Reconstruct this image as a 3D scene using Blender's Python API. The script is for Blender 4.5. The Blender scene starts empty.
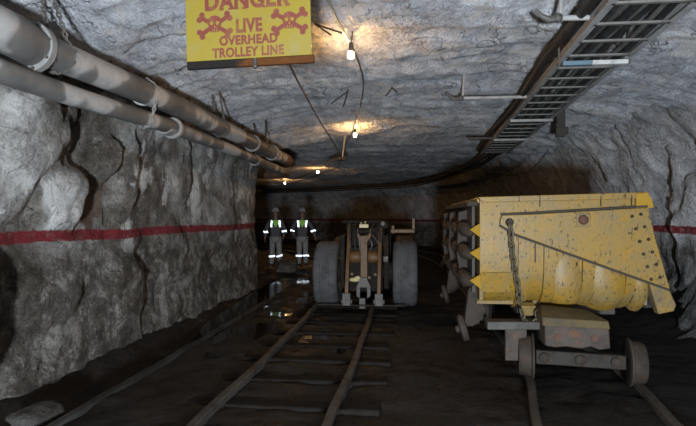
import bpy, bmesh, math, random
from mathutils import Vector as V, Matrix, noise
random.seed(7)
C = bpy.context.scene.collection
PI = math.pi
# ------------------------------------------------------------------ camera maths (pixels of the 696x426 photo -> points in the tunnel)
F_PX = 530.0; YAW = math.atan(57/530); PITCH = math.atan(4/530); EYE = 1.5
def ray(px, py):
    u = (px-348)/F_PX; v = (213-py)/F_PX; a, p = YAW, PITCH
    f = V((-math.sin(a)*math.cos(p), math.cos(a)*math.cos(p), math.sin(p)))
    r = V((math.cos(a), math.sin(a), 0)); q = V((math.sin(a)*math.sin(p), -math.cos(a)*math.sin(p), math.cos(p)))
    return f+u*r+v*q
def at_y(px, py, y):
    r = ray(px, py); k = y/r.y; return V((r.x*k, y, EYE+r.z*k))
def at_z(px, py, z):
    r = ray(px, py); k = (z-EYE)/r.z; return V((r.x*k, r.y*k, z))
# ------------------------------------------------------------------ materials
class NT:
    def __init__(s, name):
        s.m = bpy.data.materials.new(name); s.m.use_nodes = True
        s.t = s.m.node_tree; s.n = s.t.nodes; s.n.clear()
        s.out = s.n.new('ShaderNodeOutputMaterial'); s.b = s.n.new('ShaderNodeBsdfPrincipled')
        s.t.links.new(s.b.outputs[0], s.out.inputs[0])
        s.co = s.n.new('ShaderNodeTexCoord').outputs['Object']
    def set(s, sock, v):
        if isinstance(v, bpy.types.NodeSocket): s.t.links.new(v, sock)
        else: sock.default_value = v
    def inp(s, name, v): s.set(s.b.inputs[name], v)
    def map(s, scale, rot=(0, 0, 0), loc=(0, 0, 0), co=None):
        n = s.n.new('ShaderNodeMapping'); s.set(n.inputs[0], co or s.co)
        n.inputs['Scale'].default_value = scale; n.inputs['Rotation'].default_value = rot; n.inputs['Location'].default_value = loc
        return n.outputs[0]
    def noise(s, scale, detail=6, rough=.6, dist=0, co=None, col=False):
        n = s.n.new('ShaderNodeTexNoise'); s.set(n.inputs['Vector'], co or s.co)
        n.inputs['Scale'].default_value = scale; n.inputs['Detail'].default_value = detail
        n.inputs['Roughness'].default_value = rough; n.inputs['Distortion'].default_value = dist
        return n.outputs['Color' if col else 'Fac']
    def voro(s, scale, feat='F1', co=None, out='Distance', rnd=1):
        n = s.n.new('ShaderNodeTexVoronoi'); n.feature = feat; s.set(n.inputs['Vector'], co or s.co)
        n.inputs['Scale'].default_value = scale; n.inputs['Randomness'].default_value = rnd
        return n.outputs[out]
    def ramp(s, fac, stops):
        n = s.n.new('ShaderNodeValToRGB'); s.set(n.inputs[0], fac); e = n.color_ramp.elements
        while len(e) < len(stops): e.new(.5)
        for i, (p, c) in enumerate(stops):
            e[i].position = p; e[i].color = (c, c, c, 1) if isinstance(c, (int, float)) else (*c, 1)
        return n.outputs[0]
    def mix(s, fac, a, b, mode='MIX'):
        n = s.n.new('ShaderNodeMix'); n.data_type = 'RGBA'; n.blend_type = mode
        s.set(n.inputs[0], fac)
        for k, x in ((6, a), (7, b)): s.set(n.inputs[k], (*x, 1) if isinstance(x, tuple) else x)
        return n.outputs[2]
    def math(s, op, a, b=0.0, c=None):
        n = s.n.new('ShaderNodeMath'); n.operation = op; s.set(n.inputs[0], a); s.set(n.inputs[1], b)
        if c is not None: s.set(n.inputs[2], c)
        return n.outputs[0]
    def z(s, ax=2):
        n = s.n.new('ShaderNodeSeparateXYZ'); s.set(n.inputs[0], s.co); return n.outputs[ax]
    def bump(s, h, strength=.5, dist=.02, prev=None):
        n = s.n.new('ShaderNodeBump'); s.set(n.inputs['Height'], h)
        n.inputs['Strength'].default_value = strength; n.inputs['Distance'].default_value = dist
        if prev: s.set(n.inputs['Normal'], prev)
        return n.outputs[0]

def rock(name, cols, stripe=False, bed=(0, 0, 0), bscale=(1, 1, 1), low=None, crack=.5, patches=None, spot=None):
    m = NT(name)
    co = m.map(bscale, co=m.map((1, 1, 1), bed))       # turn to the bedding first, then stretch along it
    big = m.noise(.9, 5, .6, .4, co)
    big = m.math('ADD', m.math('MULTIPLY', big, .7), m.math('MULTIPLY', m.noise(3.1, 6, .65, .4, co), .3))
    c = m.ramp(big, [(.36, cols[0]), (.47, cols[1]), (.55, cols[2]), (.65, cols[3])])
    med = m.noise(5, 8, .72, .6, co)
    c = m.mix(.75, c, m.ramp(med, [(.33, .30), (.5, .78), (.66, 1.0)]), 'MULTIPLY')
    fine = m.noise(38, 4, .7)
    c = m.mix(.6, c, m.ramp(fine, [(.36, .35), (.55, 1.0)]), 'MULTIPLY')
    # cracks: thin lines where a distorted noise crosses a level
    ck = m.math('ABSOLUTE', m.math('SUBTRACT', m.noise(1.3, 4, .55, 1.0, co), .5))
    ckm = m.ramp(ck, [(0, 0.0), (.007, 1.0)])
    gate = m.ramp(m.noise(.7, 2, .5), [(.46, 0.0), (.56, 1.0)])
    c = m.mix(m.math('MULTIPLY', m.math('SUBTRACT', 1.0, ckm), m.math('MULTIPLY', gate, crack)), c, (.03, .03, .03))
    if patches:
        pm = m.ramp(m.noise(1.6, 5, .65, .5), [(.56, 0.0), (.63, 1.0)])
        c = m.mix(m.math('MULTIPLY', pm, .8), c, patches)
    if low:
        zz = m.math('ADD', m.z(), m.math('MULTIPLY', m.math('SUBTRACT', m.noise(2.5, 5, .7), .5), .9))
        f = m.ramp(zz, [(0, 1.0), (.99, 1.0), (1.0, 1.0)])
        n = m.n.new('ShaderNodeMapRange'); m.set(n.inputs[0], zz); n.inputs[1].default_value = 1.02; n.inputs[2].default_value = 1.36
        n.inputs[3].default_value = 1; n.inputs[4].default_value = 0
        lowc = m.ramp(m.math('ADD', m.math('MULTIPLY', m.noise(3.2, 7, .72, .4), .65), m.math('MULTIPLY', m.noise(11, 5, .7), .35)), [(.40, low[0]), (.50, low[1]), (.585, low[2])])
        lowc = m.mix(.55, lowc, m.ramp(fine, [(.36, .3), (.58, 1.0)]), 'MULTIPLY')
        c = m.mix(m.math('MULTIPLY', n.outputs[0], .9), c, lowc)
    if spot:
        n = m.n.new('ShaderNodeVectorMath'); n.operation = 'DISTANCE'; m.set(n.inputs[0], m.co); n.inputs[1].default_value = spot
        dd = m.math('ADD', n.outputs['Value'], m.math('MULTIPLY', m.math('SUBTRACT', m.noise(3, 4, .6), .5), .35))
        c = m.mix(m.ramp(dd, [(.26, 1.0), (.31, 0.0)]), c, m.mix(m.noise(9, 5, .7), (.06, .04, .03), (.17, .125, .095)))
    if stripe:
        zz = m.math('ADD', m.z(), m.math('MULTIPLY', m.math('SUBTRACT', m.noise(7, 4, .65), .5), .05))
        zz = m.math('ADD', zz, m.math('MULTIPLY', m.math('SUBTRACT', m.noise(.8, 2, .5), .5), .07))
        d = m.math('ABSOLUTE', m.math('SUBTRACT', zz, 1.31))
        f = m.ramp(d, [(.048, 1.0), (.062, 0.0)])
        wear = m.ramp(m.noise(11, 6, .7), [(.28, .55), (.5, 1.0)])
        c = m.mix(m.math('MULTIPLY', f, wear), c, m.mix(m.noise(4, 4, .6), (.115, .014, .018), (.20, .025, .03)))
    m.inp('Base Color', c); m.inp('Roughness', .92); m.inp('Specular IOR Level', .2); m.inp('Diffuse Roughness', 1.0)
    h = m.math('ADD', m.math('MULTIPLY', med, 1.0), m.math('MULTIPLY', fine, .22))
    h = m.math('ADD', h, m.math('MULTIPLY', ckm, .25))
    h2 = m.noise(2.2, 8, .75, 1.0, co)
    wob = m.n.new('ShaderNodeVectorMath'); wob.operation = 'MULTIPLY_ADD'; m.set(wob.inputs[0], m.noise(3.5, 4, .6, 0, None, True)); wob.inputs[1].default_value = (.45, .45, .45); m.set(wob.inputs[2], m.co)
    chip = m.math('ADD', m.voro(4.5, 'F1', wob.outputs[0]), m.math('MULTIPLY', m.voro(13, 'F1', wob.outputs[0]), .45))
    h2 = m.math('ADD', h2, m.math('MULTIPLY', chip, .42))
    b = m.bump(h2, 1.0, .14); b = m.bump(h, 1.0, .06, b)
    m.inp('Normal', b)
    return m.m

def worn(name, base, dirt=(.06, .05, .045), amt=.5, rough=.6, metal=0.0, scale=4, rust=None, chips=None, bump=.25, var=.25, spec=.4):
    m = NT(name)
    b2 = tuple(x*(1-var) for x in base)
    c = m.mix(m.noise(scale*.7, 4, .6), base, b2)
    f = m.ramp(m.noise(scale, 7, .7, .3), [(.62-.35*amt, 0.0), (.82-.35*amt, 1.0)])
    c = m.mix(m.math('MULTIPLY', f, .85), c, dirt)
    if rust:
        f = m.ramp(m.noise(scale*1.7, 6, .7, .2, m.map((1, 1, 1), loc=(3, 5, 1))), [(.55, 0.0), (.66, 1.0)])
        c = m.mix(m.math('MULTIPLY', f, .8), c, rust)
    if chips:
        f = m.ramp(m.noise(46, 4, .65, 0, m.map((1, 1, .55))), [(.37, 1.0), (.40, 0.0)])
        g = m.ramp(m.noise(3, 3, .6), [(.34, 0.0), (.44, 1.0)])
        c = m.mix(m.math('MULTIPLY', f, g), c, chips)
    m.inp('Base Color', c); m.inp('Roughness', rough); m.inp('Metallic', metal); m.inp('Specular IOR Level', spec)
    m.inp('Normal', m.bump(m.noise(scale*6, 6, .65), bump, .01))
    return m.m
def plain(name, col, rough=.6, metal=0.0, emit=None, es=0):
    m = NT(name); m.inp('Base Color', (*col, 1)); m.inp('Roughness', rough); m.inp('Metallic', metal)
    if emit: m.inp('Emission Color', (*emit, 1)); m.inp('Emission Strength', es)
    return m.m

M = {}
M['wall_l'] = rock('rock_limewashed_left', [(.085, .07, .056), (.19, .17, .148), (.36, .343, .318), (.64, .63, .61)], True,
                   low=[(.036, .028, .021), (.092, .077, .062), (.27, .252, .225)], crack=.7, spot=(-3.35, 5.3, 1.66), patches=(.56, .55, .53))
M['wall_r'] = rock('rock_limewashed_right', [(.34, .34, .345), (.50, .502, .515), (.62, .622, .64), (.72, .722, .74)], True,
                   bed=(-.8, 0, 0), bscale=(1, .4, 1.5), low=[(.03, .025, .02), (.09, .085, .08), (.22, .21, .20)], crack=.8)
M['ceil'] = rock('rock_ceiling', [(.46, .47, .50), (.57, .585, .62), (.66, .675, .71), (.74, .75, .77)], False,
                 bscale=(1.15, .55, 1), crack=.8, patches=(.56, .53, .50))
def mud():
    m = NT('wet_mud')
    n1 = m.noise(2.2, 7, .65, .3); n2 = m.noise(16, 6, .7)
    c = m.ramp(n1, [(.3, (.006, .005, .004)), (.55, (.016, .0125, .010)), (.75, (.038, .031, .025))])
    c = m.mix(.6, c, m.ramp(n2, [(.35, .4), (.65, 1.0)]), 'MULTIPLY')
    m.inp('Base Color', c)
    m.inp('Roughness', m.ramp(n1, [(.34, .38), (.52, .75)])); m.inp('Specular IOR Level', .3)
    m.inp('Normal', m.bump(m.math('ADD', n2, m.math('MULTIPLY', n1, 1.4)), .7, .03))
    return m.m
M['mud'] = mud()
def water():
    m = NT('muddy_water'); m.inp('Base Color', (.008, .006, .005, 1)); m.inp('Roughness', .06); m.inp('IOR', 1.33); m.inp('Specular IOR Level', .6)
    m.inp('Normal', m.bump(m.noise(6, 3, .5), .12, .01)); return m.m
M['water'] = water()
M['pipe'] = NT('dusty_pipe_steel')
def pipe_mat():
    m = M['pipe']
    n1 = m.noise(1.45, 3, .45, .2, m.map((1, .95, 1), loc=(2, 1.3, 0)))
    n2 = m.noise(9, 7, .7)
    c = m.ramp(n1, [(.36, (.095, .092, .088)), (.525, (.15, .146, .14)), (.56, (.38, .375, .365)), (.72, (.46, .455, .445))])
    c = m.mix(.6, c, m.ramp(n2, [(.3, .5), (.6, 1.0)]), 'MULTIPLY')
    m.inp('Base Color', c); m.inp('Roughness', .55); m.inp('Specular IOR Level', .35)
    m.inp('Normal', m.bump(n2, .25, .008)); return m.m
M['pipe'] = pipe_mat()
M['flange'] = worn('dusty_pipe_joint', (.26, .255, .245), (.17, .165, .155), .4, .65, scale=9)
M['rustpipe'] = worn('rusty_pipe', (.17, .10, .07), (.07, .045, .035), .5, .7, scale=8)
M['galv'] = worn('galvanised_steel', (.40, .395, .385), (.20, .195, .185), .45, .5, .0, 5)
M['tray'] = worn('dusty_tray_steel', (0.187, 0.1785, 0.1615), (0.085, 0.0808, 0.0723), .45, .6, .0, 6)
M['chain'] = worn('chain_steel', (0.11, 0.1, 0.09), (0.04, 0.035, 0.03), .5, .55, .0, 20)
M['carchain'] = worn('dirty_car_chain', (.085, .066, .035), (.04, .032, .02), .5, .6, .0, 20)
M['chainlight'] = worn('pale_dusty_chain', (.26, .25, .235), (.12, .11, .10), .4, .6, .0, 20)
M['cable'] = worn('black_cable', (0.021, 0.0203, 0.0196), (0.0525, 0.0504, 0.0476), .45, .6, 0, 5)
M['cablegrey'] = worn('grey_cable', (.14, .135, .125), (.05, .045, .04), .45, .6, 0, 5)
M['wire'] = worn('dark_wire', (.055, .048, .042), (.03, .025, .02), .4, .5, 0, 10)
M['conduit'] = worn('pale_conduit', (.26, .24, .21), (.12, .11, .1), .4, .5, 0, 12)
M['blue'] = worn('faded_blue_paint', (.13, .22, .27), (.16, .17, .17), .4, .6, 0, 10)
M['white'] = worn('dusty_white_paint', (.62, .62, .60), (.3, .29, .28), .35, .55, 0, 8)
M['yellow'] = worn('worn_yellow_paint', (.255, .150, .022), (.165, .118, .050), .56, .5, 0, 3.6, (.26, .135, .008), (.028, .018, .012), .3)
M['yellowdirt'] = worn('dirty_yellow_paint', (.215, .135, .032), (.115, .09, .055), .6, .6, 0, 3.6, (.26, .14, .008), (.03, .02, .015), .4)
M['yellowclean'] = worn('bright_yellow_paint', (0.3224, 0.1798, 0.0074), (0.2356, 0.1364, 0.0186), .3, .5, 0, 6)
M['brushed'] = worn('scraped_grey_brown_steel', (.066, .052, .042), (.03, .023, .018), .5, .6, 0, 6, (.10, .05, .028), spec=.2)
M['rimdark'] = worn('dark_gap_steel', (.05, .042, .035), (.03, .025, .02), .4, .7, 0, 8)
M['muddydim'] = worn('muddy_steel_dimmed', (.044, .034, .026), (.018, .0145, .0115), .5, .7, 0, 7, (.055, .03, .018), spec=.2)  # mud tone, with base darkened for the weaker light near the floor
M['axle'] = worn('dirty_axle_steel_dimmed', (.034, .030, .025), (.016, .013, .011), .5, .65, 0, 9, (.06, .032, .018), spec=.15)  # grimy, and base darkened further for the dim light under the car
M['bumper'] = worn('scuffed_bumper', (.105, .078, .034), (.055, .044, .03), .55, .6, 0, 6, (.08, .045, .025), spec=.2)
M['plate'] = worn('grey_draw_plate', (.085, .08, .07), (.035, .03, .026), .5, .65, 0, 5, spec=.2)
M['rustred'] = worn('rust', (0.091, 0.0385, 0.0224), (0.063, 0.0315, 0.021), .5, .75, 0, 10)
M['tyre'] = worn('dusty_tyre_rubber', (.095, .095, .097), (.035, .035, .037), .5, .85, 0, 6, None, None, .5)
M['ldark'] = worn('oily_dark_steel', (.018, .015, .012), (.009, .008, .007), .4, .7, 0, 7, (.045, .028, .016), spec=.08)
M['lorange'] = worn('dirty_orange_paint', (0.132, 0.069, 0.0228), (0.036, 0.0216, 0.012), .45, .55, 0, 9, (0.12, 0.051, 0.018))
M['lgrey'] = worn('dusty_grey_steel', (0.132, 0.12, 0.111), (0.06, 0.054, 0.048), .4, .6, 0, 12)
M['lyellow'] = worn('cream_yellow_paint', (.62, .53, .28), (.3, .24, .12), .3, .5, 0, 12)
M['hose'] = worn('black_hose', (.02, .02, .02), (.05, .04, .03), .4, .4, 0, 12)
M['rail'] = worn('muddy_rail', (0.0825, 0.0735, 0.0638), (0.0263, 0.021, 0.0165), .5, .65, 0, 6, (0.0638, 0.0375, 0.0225), spec=.2)
M['wood'] = worn('wet_dark_timber', (0.0154, 0.0126, 0.0105), (0.0063, 0.0052, 0.0042), .5, .8, 0, 7, spec=.1)
M['kerb'] = worn('muddy_concrete', (0.051, 0.0495, 0.0465), (0.006, 0.0048, 0.0039), .72, .8, 0, 2.2)
M['signy'] = worn('sign_yellow', (0.22, 0.165, 0.022), (0.198, 0.1595, 0.055), .35, .3, 0, 6, (0.187, 0.132, 0.0275), None, .06, .12, .5)
M['signr'] = worn('sign_red', (0.1485, 0.033, 0.022), (0.1815, 0.088, 0.033), .35, .45, 0, 9, bump=.05)
def bar_mat():
    m = NT('half_rusted_bar'); f = m.ramp(m.math('ADD', m.z(0), m.math('MULTIPLY', m.noise(9, 6, .7), .5)), [(.17, 0.0), (.28, 1.0)])
    m.inp('Base Color', m.mix(f, (.012, .010, .009), m.mix(m.noise(25, 5, .7), (.03, .012, .005), (.11, .04, .01)))); m.inp('Roughness', .85); m.inp('Specular IOR Level', .1); return m.m
M['signbar'] = bar_mat()
M['socket'] = plain('lamp_socket', (.05, .045, .04), .6)
M['bulb'] = plain('lit_bulb', (1, .8, .5), .4, 0, (1.0, .55, .20), 850)
M['coverall'] = worn('dark_grey_coverall', (.085, .087, .095), (.05, .05, .055), .4, .9, 0, 9)
M['trousers'] = worn('grey_trousers', (.24, .24, .24), (.13, .13, .13), .4, .9, 0, 9)
M['green'] = plain('hi_vis_green', (.30, .62, .10), .7)
M['skin'] = plain('skin', (.20, .115, .08), .55)
M['helmet'] = plain('helmet_grey', (.28, .27, .25), .4)
M['boot'] = plain('black_rubber_boot', (.02, .02, .02), .5)
M['retro'] = plain('retroreflective_tape', (.92, .93, .95), .28, 1.0)
M['dark'] = plain('black_void', (.01, .009, .008), .9)
M['stone'] = rock('loose_stone', [(.04, .035, .03), (.08, .07, .06), (.14, .13, .12), (.20, .19, .18)])

# ------------------------------------------------------------------ mesh building
class MB:
    def __init__(s): s.bm = bmesh.new()
    def _add(s, vs, fs):
        b = [s.bm.verts.new(v) for v in vs]
        for f in fs:
            try: s.bm.faces.new([b[i] for i in f])
            except ValueError: pass
        return s
    def box(s, c, size, rot=(0, 0, 0), taper=1.0):
        R = Matrix.Rotation(rot[2], 3, 'Z') @ Matrix.Rotation(rot[1], 3, 'Y') @ Matrix.Rotation(rot[0], 3, 'X')
        vs = []
        for z in (-.5, .5):
            k = taper if z > 0 else 1
            for x, y in ((-.5, -.5), (.5, -.5), (.5, .5), (-.5, .5)):
                vs.append(V(c) + R @ V((x*size[0]*k, y*size[1]*k, z*size[2])))
        return s._add(vs, [(0, 3, 2, 1), (4, 5, 6, 7), (0, 1, 5, 4), (1, 2, 6, 5), (2, 3, 7, 6), (3, 0, 4, 7)])
    def prism(s, poly, ext):
        n = len(poly); e = V(ext); p = [V(q) for q in poly]
        return s._add(p+[q+e for q in p], [tuple(range(n))[::-1], tuple(range(n, 2*n))]+[(i, (i+1) % n, n+(i+1) % n, n+i) for i in range(n)])
    def tube(s, pts, r, seg=8, closed=False, prof=None):
        pts = [V(p) for p in pts]; n = len(pts); rings = []; up = None
        for i, p in enumerate(pts):
            if closed: t = pts[(i+1) % n]-pts[i-1]
            else: t = pts[min(i+1, n-1)]-pts[max(i-1, 0)]
            t.normalize()
            if up is None: up = V((0, 0, 1)) if abs(t.z) < .95 else V((0, 1, 0))
            sd = t.cross(up); sd.normalize(); up2 = sd.cross(t)
            if not prof: up = up2
            rr = r[i] if isinstance(r, (list, tuple)) else r
            if prof: rings.append([p+sd*a+V((0, 0, 1))*b for a, b in prof])
            else: rings.append([p+(sd*math.cos(2*PI*k/seg)+up2*math.sin(2*PI*k/seg))*rr for k in range(seg)])
        m = len(rings[0]); vs = [v for q in rings for v in q]; fs = []
        for i in range(n if closed else n-1):
            j = (i+1) % n
            for k in range(m): fs.append((i*m+k, i*m+(k+1) % m, j*m+(k+1) % m, j*m+k))
        if not closed: fs += [tuple(range(m))[::-1], tuple((n-1)*m+k for k in range(m))]
        return s._add(vs, fs)
    def cyl(s, a, b, r, seg=16, r2=None): return s.tube([a, b], [r, r if r2 is None else r2], seg)
    def lathe(s, prof, c, axis='X', seg=32):
        vs = []; m = len(prof); c = V(c)
        for k in range(seg):
            a = 2*PI*k/seg
            for r, h in prof:
                p = {'X': (h, r*math.cos(a), r*math.sin(a)), 'Y': (r*math.cos(a), h, r*math.sin(a)), 'Z': (r*math.cos(a), r*math.sin(a), h)}[axis]
                vs.append(c+V(p))
        fs = [(k*m+i, k*m+i+1, ((k+1) % seg)*m+i+1, ((k+1) % seg)*m+i) for k in range(seg) for i in range(m-1)]
        return s._add(vs, fs)
    def ball(s, c, r, seg=16, rings=10):
        if isinstance(r, (int, float)): r = (r, r, r)
        vs = [V(c)+V((0, 0, -r[2]))]; fs = []
        for i in range(1, rings):
            t = -PI/2+PI*i/rings
            for k in range(seg):
                a = 2*PI*k/seg; vs.append(V(c)+V((r[0]*math.cos(t)*math.cos(a), r[1]*math.cos(t)*math.sin(a), r[2]*math.sin(t))))
        vs.append(V(c)+V((0, 0, r[2]))); L = len(vs)-1
        for k in range(seg):
            k2 = (k+1) % seg
            fs.append((0, 1+k2, 1+k)); fs.append((L, L-seg+k, L-seg+k2))
            for i in range(rings-2): fs.append((1+i*seg+k, 1+i*seg+k2, 1+(i+1)*seg+k2, 1+(i+1)*seg+k))
        return s._add(vs, fs)
    def chain(s, pts, link=.05, r=.007):
        pts = [V(p) for p in pts]; L = [0]
        for a, b in zip(pts, pts[1:]): L.append(L[-1]+(b-a).length)
        def ev(d):
            for i in range(len(pts)-1):
                if d <= L[i+1] or i == len(pts)-2:
                    t = pts[i+1]-pts[i]; return pts[i]+t*((d-L[i])/max(t.length, 1e-6)), t.normalized()
        step = link*.72; n = int(L[-1]/step)
        for i in range(n):
            p, t = ev((i+.5)*step)
            u = t.cross(V((.31, .9, .2))); u.normalize(); w = t.cross(u)
            q = (u+w*.4).normalized() if i % 2 else (w-u*.4).normalized()
            ring = []
            for k in range(10):
                a = 2*PI*k/10; ca = math.cos(a)
                ring.append(p+t*(math.copysign(abs(ca)**.7, ca)*link*.5)+q*(math.sin(a)*link*.30))
            s.tube(ring, r, 5, True)
        return s
    def build(s, name, mat, parent=None, smooth=40, bevel=0, jitter=0, label=None):
        bmesh.ops.recalc_face_normals(s.bm, faces=s.bm.faces)
        me = bpy.data.meshes.new(name); s.bm.to_mesh(me); s.bm.free()
        return link(name, me, mat, parent, smooth, bevel, label)
def link(name, me, mat, parent=None, smooth=40, bevel=0, label=None):
    o = bpy.data.objects.new(name, me); C.objects.link(o)
    if mat: me.materials.append(mat)
    if smooth:
        me.shade_smooth(); me.set_sharp_from_angle(angle=math.radians(smooth))
    if parent: o.parent = parent
    if bevel:
        b = o.modifiers.new('bevel', 'BEVEL'); b.width = bevel; b.segments = 2; b.limit_method = 'ANGLE'; b.angle_limit = .6
    if label: o['label'] = label
    return o
def tag(o, label, cat, group=None, kind=None):
    o['label'] = label; o['category'] = cat
    if group: o['group'] = group
    if kind: o['kind'] = kind
    return o
def thing(name, label, cat, loc=(0, 0, 0), rot=(0, 0, 0), group=None):
    o = bpy.data.objects.new(name, None); C.objects.link(o); o.location = loc; o.rotation_euler = rot
    return tag(o, label, cat, group)
def kids(o): return [c for c in list(C.objects) if c.parent == o]
def copy_tree(o, parent=None):
    c = o.copy(); C.objects.link(c)
    if parent: c.parent = parent
    for k in kids(o): copy_tree(k, c)
    return c
def struct(o): o['kind'] = 'structure'; return o

# ------------------------------------------------------------------ tunnel shell
def spline(pts, step_fn):
    """dense Catmull-Rom samples through plan points"""
    P = [V(p) for p in pts]; P = [2*P[0]-P[1]]+P+[2*P[-1]-P[-2]]; out = []
    for i in range(1, len(P)-2):
        a, b, c, d = P[i-1:i+3]; n = max(2, int((c-b).length/step_fn((b+c)/2)))
        for k in range(n):
            t = k/n
            out.append(.5*((2*b)+(c-a)*t+(2*a-5*b+4*c-d)*t*t+(3*b-a-3*c+d)*t**3))
    out.append(P[-2]); return out
def fbm(p, o=5, H=.9): return noise.fractal(p, H, 2.1, o)
def smooth(a, b, x):
    t = max(0, min(1, (x-a)/(b-a))); return t*t*(3-2*t)
def blocks(p, s):
    d, q = noise.voronoi(p*s)
    v = noise.cell(q[0]*7.3)
    e = smooth(0, .38, d[1]-d[0])
    return v*(.62+.38*e)
LEFT = [(-3.35, -6), (-3.3, -2), (-3.3, 2), (-3.28, 6), (-3.28, 9), (-3.25, 11.0), (-3.45, 12.0), (-4.6, 14), (-7, 17.5), (-11, 22), (-17, 28)]
RIGHT = [(4.0, -6), (4.0, 0), (3.95, 5), (3.9, 10), (3.75, 14), (3.2, 19.5), (2.1, 26), (-.4, 31), (-5, 34.5), (-12, 38), (-19, 41)]
BUMPS = [  # (y, z, ry, rz, amount) on the left wall: bulges > 0, hollows < 0
    (4.25, 2.25, .42, .42, .20), (4.0, 1.72, .35, .28, .13), (4.75, 2.35, .22, .3, .10), (4.75, 1.72, .35, .32, .16), (4.95, 2.25, .12, .25, -.08),
    (5.3, 1.70, .26, .22, -.15), (5.42, 2.12, .24, .24, .17), (5.85, 2.0, .25, .5, .12), (5.62, 1.75, .06, .5, -.07), (3.3, 1.9, .5, .5, .15),
    (4.6, .8, .5, .35, .10), (5.9, .65, .5, .4, .10), (7.2, 1.0, .5, .5, .08), (3.55, .75, .32, .6, .28), (7.5, 2.2, .4, .5, .08), (9.2, 1.6, .6, .7, .1)]
def wall(name, plan, side, mat, ztop, lean, disp):
    pts = spline([(x, y, 0) for x, y in plan], lambda p: .065 if -1 < p.y < 9 else (.1 if p.y < 14 else .16))
    zs = [i*.062-.25 for i in range(int((ztop+.25)/.062)+1)]
    vs = []; n = len(pts); m = len(zs)
    for i, p in enumerate(pts):
        t = pts[min(i+1, n-1)]-pts[max(i-1, 0)]; t.normalize()
        nrm = V((t.y, -t.x, 0))*(1 if side < 0 else -1)          # into the tunnel
        for z in zs:
            q = V((p.x, p.y, z)); d = disp(q)
            k = max(0, z-2.1)/1.5; off = lean*k*k
            vs.append(q+nrm*(off+d)+V((0, 0, .04*fbm(q*1.7+V((5, 0, 0)), 3))))
    fs = [(i*m+j, (i+1)*m+j, (i+1)*m+j+1, i*m+j+1) for i in range(n-1) for j in range(m-1)]
    me = bpy.data.meshes.new(name); me.from_pydata(vs, [], fs); me.update()
    o = link(name, me, mat, None, 0); me.shade_smooth(); return struct(o)
def dl(q):
    d = .08*fbm(q*.8)+.035*(blocks(V((q.x*.3, q.y, q.z*.9))+V((.2, .3, .2))*fbm(q*2, 3), 1.3)-.45)*(1-.6*smooth(5.6, 7, q.y))+.03*fbm(q*4, 4)+.012*fbm(q*11, 3)
    for y, z, ry, rz, a in BUMPS:
        r = math.hypot((q.y-y)/ry, (q.z-z)/rz)
        if r < 1.25: d += a*(1-smooth(.55, 1.25, r))
    return d+.12*max(0, .35-q.z)
def dr(q):
    s = V((q.x, (q.y+q.z)*.35, (q.z-q.y)*.9))
    d = .16*fbm(q*.7+V((9, 2, 0)))+.13*(blocks(s*.5+V((.2, .2, .2))*fbm(q*2, 3), 1.3)-.45)+.035*fbm(q*4.5, 3)
    w = q.y*.8-.62*q.z+.4*fbm(q*.7, 3); saw = (w/.7) % 1.0
    d += .10*(.5+.5*noise.noise(q*.8))*(1-saw if saw > .2 else saw/.2); saw = (w*2.6+.5*fbm(q*2, 2)) % 1.0; d += .03*(1-saw if saw > .25 else saw/.25)
    return d-.05+.9*max(0, .75-q.z)**1.5*(.6+.6*fbm(q*1.1, 3))*smooth(3.5, 5.5, q.y)
wall('wall_left', LEFT, -1, M['wall_l'], 3.9, .62, dl)
wall('wall_right', RIGHT, 1, M['wall_r'], 3.9, .75, dr)

def axis_samples(a, b, fine_a, fine_b, sf, sc):
    out = [a]
    while out[-1] < b: out.append(out[-1]+(sf if fine_a <= out[-1] < fine_b else sc))
    return out
def sheet(name, xs, ys, fn, mat):
    vs = [V((x, y, fn(x, y))) for y in ys for x in xs]; n = len(xs)
    fs = [(j*n+i, j*n+i+1, (j+1)*n+i+1, (j+1)*n+i) for j in range(len(ys)-1) for i in range(n-1)]
    me = bpy.data.meshes.new(name); me.from_pydata(vs, [], fs); me.update()
    o = link(name, me, mat, None, 0); me.shade_smooth(); return struct(o)
def zceil(x, y):
    u = (x-.3)/3.6; arch = .42*min(abs(u), 1.1)**3 if (x > 0 or y < 12) else .42*min(abs(u), 1.1)**3*(1-smooth(12, 15, y))
    q = V((x*.62, y*1.35, 1.7))
    d = .06*fbm(q*.75)+.05*(blocks(q+V((.15, .2, 0))*fbm(q*2.2, 3), 1.1)-.45)+.022*fbm(q*3.4, 5)+.008*fbm(q*9, 3)
    w = y+.25*x+.55*fbm(q*.55+V((4, 4, 0)), 3)+.10*fbm(q*3, 3); per = .62
    saw = (w/per) % 1.0; amp = .5+.5*noise.noise(V((x*.5, y*.4, 9)))
    d += .05*amp*(1-saw if saw > .22 else saw/.22)      # broken ledges of the bedding, steep towards the front
    w2 = w*2.7+.3*fbm(q*4, 2)+x*.6; saw = (w2/per) % 1.0
    d += .024*(1-saw if saw > .25 else saw/.25)
    return 3.47-arch+d
sheet('ceiling', axis_samples(-19, 4.8, -3.6, 4.5, .075, .3), axis_samples(-6, 42, 2.5, 13, .06, .2), zceil, M['ceil'])
TIES = [3.53+.664*i for i in range(20)]
def zfloor(x, y):
    q = V((x, y, 0)); z = .03*fbm(q*1.1, 5)+.012*fbm(q*4.5, 3)-.012
    if y < 13: z -= .13*smooth(-2.48, -2.62, x)*(1-smooth(-3.05, -3.3, x)) if x < -2.4 else 0
    if -1.75 < x < 0 and 3 < y < 14:
        k = (y-TIES[0])/.664; fr = abs(k-round(k))*.664
        z -= .022*(1-smooth(.08, .17, fr))*(.5+.5*noise.noise(q*1.7))
        z += .015*smooth(.15, .3, fr)*(.4+noise.noise(q*2.3))
    z += .16*smooth(2.9, 3.9, x)*(1+fbm(q*1.5, 3)*.6)
    return z
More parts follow.
